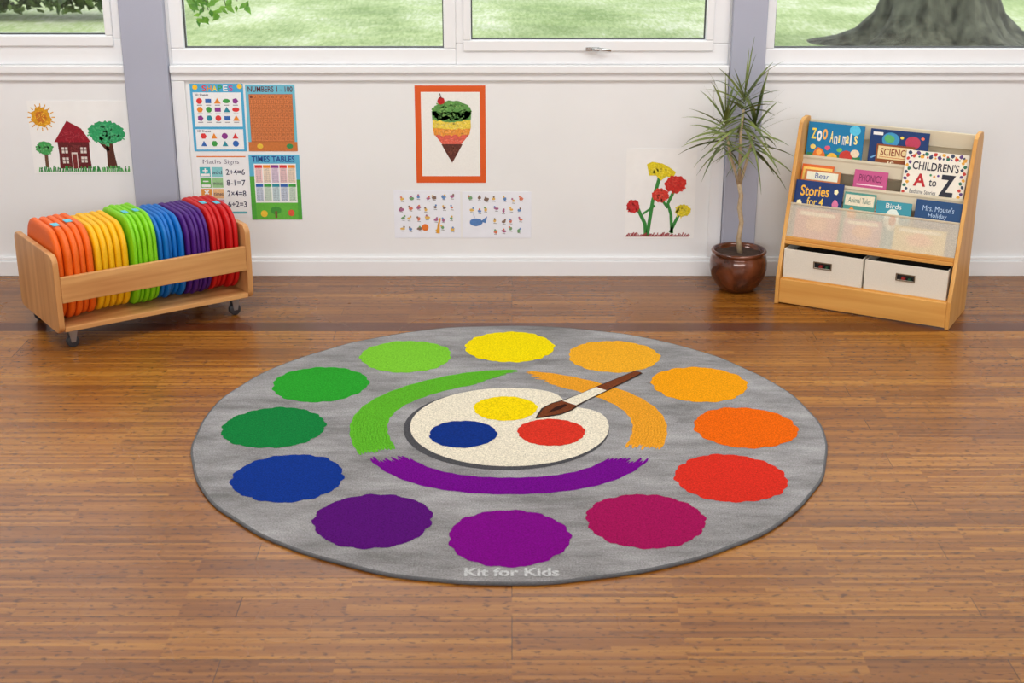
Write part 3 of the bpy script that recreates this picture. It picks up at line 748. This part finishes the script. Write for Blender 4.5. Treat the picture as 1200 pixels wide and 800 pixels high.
for hi, hd in enumerate(heads):
    for k in range(NL):
        az = 2.4 * k + U(-.3, .3); el = math.radians(-30 + 110 * (k / NL) + U(-12, 12)); Ln = U(.15, .225)
        d = Vector((math.cos(az) * math.cos(el), math.sin(az) * math.cos(el) * .8, math.sin(el)))
        p = hd + Vector((0, 0, -.10 + .14 * k / NL)); seg = 7; w0 = U(.0046, .0062)
        side = d.cross(Vector((0, 0, 1))).normalized() if abs(d.z) < .98 else Vector((1, 0, 0))
        a = U(-1, 1); up = side.cross(d); side = (side * math.cos(a) + up * math.sin(a)).normalized()
        vs = []; dr = U(.03, .13)
        for i in range(seg + 1):
            f = i / seg; w = w0 * (0.55 + 1.6 * f * (1 - f)) * (1 - f ** 3) + .0004
            vs.append(p - side * w); vs.append(p + side * w)
            d = (d + Vector((0, 0, -dr - .06 * f))).normalized(); p = p + d * Ln / seg
            if p.y + py_ > YW - .05: p.y = YW - .05 - py_
        q.raw(vs, [(2 * i, 2 * i + 1, 2 * i + 3, 2 * i + 2) for i in range(seg)], gl_, True)
q.obj("leaves", parent=PL, recalc=False)

# ------------------------------------------------------------------ book display stand
BA = math.radians(-28.9); BO = (1.0675, 1.306)
BC = empty("book_display_stand", (BO[0], BO[1], 0), (0, 0, BA))
tag(BC, "maple wooden book display stand with cream fabric pockets and boxes", "bookcase")
WB = 0.70
maple = wood("maple_ply", (206, 146, 68), (228, 176, 100), 'Z', .4, .6); maplex = wood("maple_board", (206, 144, 66), (228, 174, 96), 'X', .4, .6)
side = [(0.0, 0.0), (0.29, 0.0), (0.285, .70), (.272, .724), (.245, .730), (.200, .727), (.172, .712), (0.0, .11)]
for xx in (0, WB - .016):
    q = MB(); q.prism(side, xx, xx + .016, 'X', maple); q.obj("side_panel", .003, parent=BC)
SL = .172 / .602
def yf(z): return max(0, (z - .11) * SL)
q = MB(); q.box(.0163, WB - .0163, .004, .020, .006, .105, maplex); q.obj("plinth_board", .002, parent=BC)
q = MB(); q.box(.0163, WB - .0163, .0205, .275, .098, .110, maplex); q.obj("shelf", .001, parent=BC)
q = MB(); q.box(.0163, WB - .0163, .036, .275, .244, .258, maplex); q.obj("shelf", .002, parent=BC)
m, t, N, L, B = nt("sling_canvas")
out = N["Material Output"]; B.inputs["Base Color"].default_value = lin((234, 224, 200)); B.inputs["Roughness"].default_value = .9
tr = N.new("ShaderNodeBsdfTranslucent"); tr.inputs[0].default_value = lin((232, 220, 192)); ms = N.new("ShaderNodeMixShader"); ms.inputs[0].default_value = .3
tc = N.new("ShaderNodeTexCoord"); no = N.new("ShaderNodeTexNoise"); no.inputs["Scale"].default_value = 250; L.new(tc.outputs["Object"], no.inputs["Vector"])
bp = N.new("ShaderNodeBump"); bp.inputs["Strength"].default_value = .3; bp.inputs["Distance"].default_value = .002; L.new(no.outputs["Fac"], bp.inputs["Height"]); L.new(bp.outputs[0], B.inputs["Normal"])
L.new(B.outputs[0], ms.inputs[1]); L.new(tr.outputs[0], ms.inputs[2]); L.new(ms.outputs[0], out.inputs[0])
canvas = m
q = MB(); q.box(.0163, WB - .0163, .276, .281, .26, .69, canvas); q.obj("back_panel", parent=BC)["label"] = "cream canvas back"
OFF = {'A': .068, 'B': .036, 'C': .0}
def pocket(ztop, zbot, off, depth):
    q = MB(); th = .0025
    def yy(z): return yf(z) + .006 + off
    a0, b0 = yy(ztop), yy(zbot)
    prof = [(a0, ztop), (a0 - .004, ztop - .008), (a0 - .003, ztop - .016), (b0, zbot), (b0 + .010, zbot - .010), (b0 + depth, zbot - .010), (b0 + depth, zbot - .0075), (b0 + .012, zbot - .0075), (b0 + th, zbot + .002), (a0, ztop - .016), (a0 + th, ztop)]
    q.prism(prof, .0165, WB - .0165, 'X', canvas)
    o = q.obj("fabric_pocket", parent=BC); o["label"] = "cream canvas book pocket"
    return o
pocket(.577, .520, OFF['A'], .066)
pocket(.482, .420, OFF['B'], .080)
# see-through net pocket
m, t, N, L, B = nt("net_mesh")
out = N["Material Output"]; B.inputs["Base Color"].default_value = lin((240, 230, 208)); B.inputs["Roughness"].default_value = .8
tr = N.new("ShaderNodeBsdfTransparent"); ms = N.new("ShaderNodeMixShader")
tc = N.new("ShaderNodeTexCoord"); no = N.new("ShaderNodeTexNoise"); no.inputs["Scale"].default_value = 500; L.new(tc.outputs["Object"], no.inputs["Vector"])
mr = N.new("ShaderNodeMapRange"); mr.inputs["From Min"].default_value = .3; mr.inputs["From Max"].default_value = .7; mr.inputs["To Min"].default_value = .40; mr.inputs["To Max"].default_value = .75
L.new(no.outputs["Fac"], mr.inputs["Value"]); L.new(mr.outputs[0], ms.inputs[0])
L.new(tr.outputs[0], ms.inputs[1]); L.new(B.outputs[0], ms.inputs[2]); L.new(ms.outputs[0], out.inputs[0])
net = m
NZ = .402
q = MB(); a = (yf(NZ) + .002, NZ); b = (yf(.275) + .002, .275)
q.raw([(.0165, a[0], a[1]), (WB - .0165, a[0], a[1]), (WB - .0165, b[0], b[1]), (.0165, b[0], b[1])], [(0, 1, 2, 3)], net)
q.obj("net_pocket", parent=BC)["label"] = "see-through cream net pocket"
q = MB(); q.box(.0165, WB - .0165, a[0] - .003, a[0] + .003, NZ - .004, NZ + .003, canvas); q.obj("pocket_hem", .001, parent=BC)
q = MB(); q.box(.0165, WB - .0165, b[0] - .004, b[0] + .010, .2585, .274, maplex); q.obj("lower_rail", .002, parent=BC)
q = MB(); q.box(.0165, WB - .0165, .258, .270, .650, .712, canvas); q.obj("top_rail", .003, parent=BC)["label"] = "cream canvas covered top rail"

RB = Matrix.Rotation(BA, 4, 'Z')
pages = mat((226, 218, 198), .8, .05, 300, kind="page")
def book(x0, w, h, z, ybase, cover, draw, label, th=.010, tilt=None, roll=0.0):
    tilt = math.atan(SL) if tilt is None else tilt
    rect = (0, 0, 100, 100); mb = MB(); cm = mat(cover, .35, .04, 40, kind="cover")
    a = Art(rect, w, h, cover, thick=.0015, rough=.35, mb=mb)
    mb.box(.002, w - .002, .0017, th - .0017, .003, h - .003, pages)
    mb.box(0, w, th - .0015, th, 0, h, cm); mb.box(0, .0018, .0015, th - .0015, 0, h, cm)
    draw(a)
    o = mb.obj("book", recalc=False)
    p = RB @ Vector((x0, ybase, 0))
    o.rotation_euler = (-tilt, roll, BA); o.location = (BO[0] + p.x, BO[1] + p.y, z)
    tag(o, label, "book", "picture books in the display stand")
    return o
WH = (240, 240, 236)
def d_zoo(a):
    a.rect(2, 62, 98, 98, (50, 130, 80), 1); a.circ(24, 66, 11, (230, 120, 40), 2, 14, .1, 15); a.circ(24, 60, 5, (250, 180, 90), 3); a.circ(48, 68, 9, (240, 190, 70), 2); a.circ(72, 66, 12, (200, 60, 50), 2, 12, .1, 14); a.circ(88, 56, 8, (240, 220, 190), 2); a.circ(60, 52, 5, (120, 190, 90), 2, 8, .2); a.circ(38, 50, 5, (230, 90, 120), 2, 8, .2)
    a.circ(84, 10, 10, (90, 200, 235), 1, 16, .05); a.circ(12, 50, 5, (245, 220, 120), 3)
    for i, ch in enumerate("Zoo"): a.text(ch, 7 + i * 10, 12 + i % 2 * 4, 16 + i * 10, 34 + i % 2 * 4, [(250, 226, 90), WH, (250, 180, 90)][i], 3, .03)
    for i, ch in enumerate("Animals"): a.text(ch, 41 + i * 7.4 - (i > 3) * 1.5, (15, 21, 22, 20, 21, 14, 20)[i] + i % 2 * 3, 47 + i * 7.4 - (i > 3) * 1.5 - (i in (2, 5)) * 3, 38 + i % 2 * 3, WH if i % 2 else (255, 236, 150), 3, .02)
def d_map(a):
    a.circ(36, 20, 15, (60, 150, 200), 1); a.circ(34, 18, 9, (90, 180, 110), 2, 9, .2); a.circ(74, 22, 13, (190, 60, 90), 1); a.circ(58, 50, 10, (236, 150, 60), 2, 10, .1); a.rect(5, 6, 22, 12, WH, 2); a.circ(88, 46, 7, (110, 190, 220), 2, 10, .2)
    a.line([(5, 60), (40, 36), (96, 60)], 3, (120, 180, 230), 1); a.circ(55, 14, 3, (250, 220, 90), 2); a.circ(90, 12, 3, (250, 120, 90), 2)
def d_sci(a):
    a.rect(5, 5, 95, 42, (236, 214, 160), 1); a.text("SCIENCE", 12, 11, 88, 32, (140, 50, 26), 2, .01); a.text("IS...", 34, 48, 68, 64, (250, 240, 210), 2, .0)
    a.circ(30, 84, 14, (220, 160, 60), 1, 12, .1, 9); a.circ(72, 84, 12, (90, 60, 40), 1, 12, .1, 9); a.line([(10, 36), (90, 38)], 1.5, (200, 110, 60), 2)
def d_az(a):
    P1 = [(40, 60, 90), (200, 60, 50), (90, 60, 120), (230, 170, 60), (40, 110, 90)]
    for i in range(14):
        a.circ(6 + i * 6.8, 4 + (i % 2) * 5, 3.2, P1[i % 5], 1, 8, .2); a.circ(9 + i * 6.4, 10 - (i % 2) * 4, 1.8, P1[(i + 2) % 5], 1, 6, .2)
        a.circ(4 + (i % 2) * 4, 14 + i * 5.5, 2.8, P1[(i + 1) % 5], 1, 8, .2); a.circ(92 + (i % 2) * 4, 14 + i * 5.5, 2.8, P1[(i + 3) % 5], 1, 8, .2)
    a.text("CHILDREN'S", 13, 17, 87, 31, (30, 30, 50), 2, .015); a.text("A", 18, 37, 38, 58, (186, 30, 40), 2, .03); a.text("to", 43, 45, 55, 56, (36, 36, 56), 2, .01); a.text("Z", 60, 35, 84, 71, (30, 34, 50), 2, .04)
    for k in range(3): a.circ(44 + k * 6, 38 + (k % 2) * 2, 2, [(60, 140, 90), (220, 150, 50), (90, 60, 140)][k], 2, 7)
    a.text("Bedtime Stories", 14, 63, 56, 70, (60, 60, 70), 2, .0); a.rect(14, 75, 86, 77, (200, 60, 50), 2)
def d_orange(a): a.rect(4, 8, 96, 46, (250, 214, 110), 1); a.circ(24, 28, 12, (200, 70, 40), 2); a.text("Tell me", 44, 18, 88, 36, (180, 50, 24), 2, .0)
def d_or2(a): a.rect(6, 6, 94, 34, (236, 236, 214), 1); a.circ(50, 66, 18, (60, 120, 150), 1); a.text("Bear", 30, 10, 70, 28, (60, 90, 160), 2, .0)
def d_pink(a): a.text("PHONICS", 16, 12, 84, 32, (110, 30, 80), 2, .0); a.rect(10, 40, 90, 43, (250, 220, 230), 1); a.text("ABC", 34, 50, 66, 70, (140, 40, 90), 2, .0)
def d_st(a):
    a.text("Stories", 12, 7, 72, 25, (244, 184, 60), 2, .02, -2); a.text("for 4", 28, 27, 62, 41, (250, 210, 90), 2, .01); a.text("year olds", 30, 43, 72, 52, (250, 230, 150), 2, .0)
    a.circ(87, 34, 7, (220, 120, 160), 1, 10, .2); a.circ(12, 38, 6, (250, 240, 190), 1, 5); a.circ(86, 14, 5, (250, 240, 190), 1, 5); a.circ(40, 78, 12, (230, 120, 80), 1, 12, .2)
def d_an(a): a.rect(4, 4, 96, 24, (232, 222, 196), 1); a.text("Animal Tales", 14, 9, 86, 19, (40, 110, 100), 2, .0); a.circ(30, 42, 14, (240, 150, 60), 1, 12, .15); a.circ(70, 44, 12, (60, 120, 80), 1, 12, .15); a.circ(50, 75, 20, (236, 110, 120), 1, 14, .1)
def d_or3(a): a.text("Treasury", 14, 6, 86, 22, (250, 250, 235), 2, .0); a.circ(50, 60, 24, (250, 190, 90), 1, 16, .1)
def d_tu(a): a.circ(50, 36, 22, (226, 236, 226), 1, 16, .1); a.text("Birds", 28, 4, 72, 14, (245, 245, 240), 2, .0); a.circ(52, 38, 10, (200, 90, 60), 2)
def d_mo(a): a.text("Mrs. Mouse's", 16, 9, 84, 19, (180, 206, 236), 2, .0); a.text("Holiday", 30, 22, 70, 32, (180, 206, 236), 2, .0); a.circ(50, 70, 14, (150, 180, 220), 1)
def d_ye(a): a.circ(50, 50, 26, (236, 170, 130), 1, 14, .15); a.rect(10, 8, 90, 22, (250, 245, 220), 1)
G1, G2, G3 = .5135, .4135, .2595
yA = yf(.520) + .006 + OFF['A']; yB = yf(.420) + .006 + OFF['B']; yC = yf(.275) + .002
t1 = math.radians(8.5)
book(.022, .228, .196, G1, yA + .014, (10, 124, 176), d_zoo, "blue hardback picture book with bright animals on the cover", tilt=t1, th=.009)
book(.272, .230, .190, G1, yA + .026, (14, 54, 112), d_map, "dark blue picture book with globes and planets", tilt=t1, th=.009)
book(.305, .150, .135, G1, yA + .014, (142, 74, 34), d_sci, "brown picture book with science title", tilt=t1, th=.009)
book(.430, .240, .236, G2, yB + .010, (236, 231, 218), d_az, "cream alphabet storybook with tiny pictures round the border", th=.008)
book(.022, .130, .136, G2, yB + .020, (222, 104, 40), d_orange, "small orange picture book", th=.006)
book(.040, .145, .118, G2, yB + .009, (206, 124, 70), d_or2, "pale orange picture book in front of another", th=.008)
book(.240, .132, .138, G2, yB + .010, (198, 84, 138), d_pink, "small pink phonics book", th=.008)
book(.019, .195, .240, G3, yC + .016, (8, 50, 112), d_st, "dark blue storybook with yellow title", th=.008)
book(.222, .125, .214, G3, yC + .016, (80, 150, 140), d_an, "teal and cream animal picture book", th=.007)
book(.260, .140, .185, G3, yC + .0245, (222, 108, 36), d_or3, "orange picture book in the net pocket", th=.006)
book(.352, .138, .196, G3, yC + .016, (56, 148, 166), d_tu, "turquoise picture book in the net pocket", th=.007)
book(.504, .176, .218, G3, yC + .016, (20, 70, 120), d_mo, "blue picture book with pale lettering", th=.008)
book(.040, .180, .115, G3 + .0145, yC + .008, (206, 110, 116), d_ye, "red picture book seen through the net pocket", th=.006)
book(.240, .150, .100, G3 + .0145, yC + .008, (196, 140, 160), d_ye, "dusky pink picture book seen through the net pocket", th=.006)
book(.440, .200, .095, G3 + .0145, yC + .008, (222, 200, 130), d_ye, "yellow picture book seen through the net pocket", th=.006)

# storage boxes
boxm = mat((226, 220, 206), .9, .04, 220, .3, kind="linen")
def sbox(x0, w, lab):
    D_ = .235; h = .118; y0 = .022; z0 = .1105
    p = RB @ Vector((x0, y0, 0))
    o = empty("storage_box", (BO[0] + p.x, BO[1] + p.y, z0), (0, 0, BA)); tag(o, lab, "storage box", "fabric storage boxes under the bookcase")
    q = MB(); t_ = .004; sx0, sx1, sz0, sz1 = w / 2 - .034, w / 2 + .034, .056, .078
    q.box(0, w, 0, D_, 0, t_, boxm)
    q.box(0, t_, 0, D_, t_, h, boxm); q.box(w - t_, w, 0, D_, t_, h, boxm); q.box(t_, w - t_, D_ - t_, D_, t_, h, boxm)
    q.box(t_, sx0, 0, t_, t_, h, boxm); q.box(sx1, w - t_, 0, t_, t_, h, boxm); q.box(sx0, sx1, 0, t_, t_, sz0, boxm); q.box(sx0, sx1, 0, t_, sz1, h, boxm)
    q.obj("body", .0008, parent=o)
    g = MB(); e = .0035; k = mat((112, 94, 70), .4, .05, kind="bronze")
    for b in ((sx0 - e, sx1 + e, sz0 - e, sz0), (sx0 - e, sx1 + e, sz1, sz1 + e), (sx0 - e, sx0, sz0, sz1), (sx1, sx1 + e, sz0, sz1)):
        g.box(b[0], b[1], -.0025, -.0002, b[2], b[3], k)
    g.obj("handle_grip", parent=o)["label"] = "dark bronze oblong hand hole rim"
    c = MB(); c.box(.012, w - .012, .03, D_ - .012, t_ + .0005, .088, mat((50, 46, 44), .8, .4, 25, kind="toys")); 
    c.box(w / 2 - .02, w / 2 - .004, .012, .029, t_ + .0005, .064, mat((170, 40, 36), .6, kind="toys")); c.box(w / 2 + .006, w / 2 + .02, .012, .029, t_ + .0005, .062, mat((40, 90, 60), .6, kind="toys"))
    c.obj("contents", .004, parent=o)["label"] = "dark jumbled toys inside the box"
sbox(.022, .322, "cream linen storage box with dark oblong hand hole")
sbox(.352, .322, "cream linen storage box with dark oblong hand hole")

# ------------------------------------------------------------------ lights
W = bpy.data.worlds.new("World"); bpy.context.scene.world = W; W.use_nodes = True
bg = W.node_tree.nodes["Background"]; bg.inputs[0].default_value = (0.90, 0.95, 1.0, 1); bg.inputs[1].default_value = 2.1
def area(name, loc, rot, sx, sy, e, c=(1, 1, 1)):
    l = bpy.data.lights.new(name, 'AREA'); l.shape = 'RECTANGLE'; l.size = sx; l.size_y = sy; l.energy = e; l.color = c
    o = bpy.data.objects.new(name, l); o.location = loc; o.rotation_euler = rot; bpy.context.scene.collection.objects.link(o); return o
area("ceiling_light", (-1.6, 0.0, 2.70), (math.radians(8), 0, 0), 1.5, 1.2, 52, (1, .985, .965))
area("ceiling_light", (1.6, 0.0, 2.70), (math.radians(8), 0, 0), 1.5, 1.2, 52, (1, .985, .965))
area("soft_box", (-1.3, -6.3, 2.1), (math.radians(84), 0, math.radians(-8)), 3.0, 0.9, 84, (1, .985, .965))
area("soft_box", (1.8, -6.3, 2.1), (math.radians(84), 0, math.radians(10)), 3.0, 0.9, 68, (1, .985, .965))
s = bpy.data.lights.new("sun", 'SUN'); s.energy = 1.6; s.angle = math.radians(2); s.color = (1, .96, .88)
so = bpy.data.objects.new("sun", s); bpy.context.scene.collection.objects.link(so)
so.rotation_euler = Vector((-0.75, 0.25, -0.75)).to_track_quat('-Z', 'Y').to_euler()

# ------------------------------------------------------------------ camera
cam = bpy.data.cameras.new("camera"); cam.sensor_width = 36; cam.lens = F / 1200 * 36
cam.dof.use_dof = True; cam.dof.focus_distance = 5.4; cam.dof.aperture_fstop = 6.3
co = bpy.data.objects.new("camera", cam); bpy.context.scene.collection.objects.link(co)
co.location = (0, CY, CH); co.rotation_euler = (math.pi / 2 - TH, 0, 0)
bpy.context.scene.camera = co
try:
    bpy.context.scene.view_settings.view_transform = 'Standard'
    bpy.context.scene.view_settings.look = 'None'
except Exception: pass
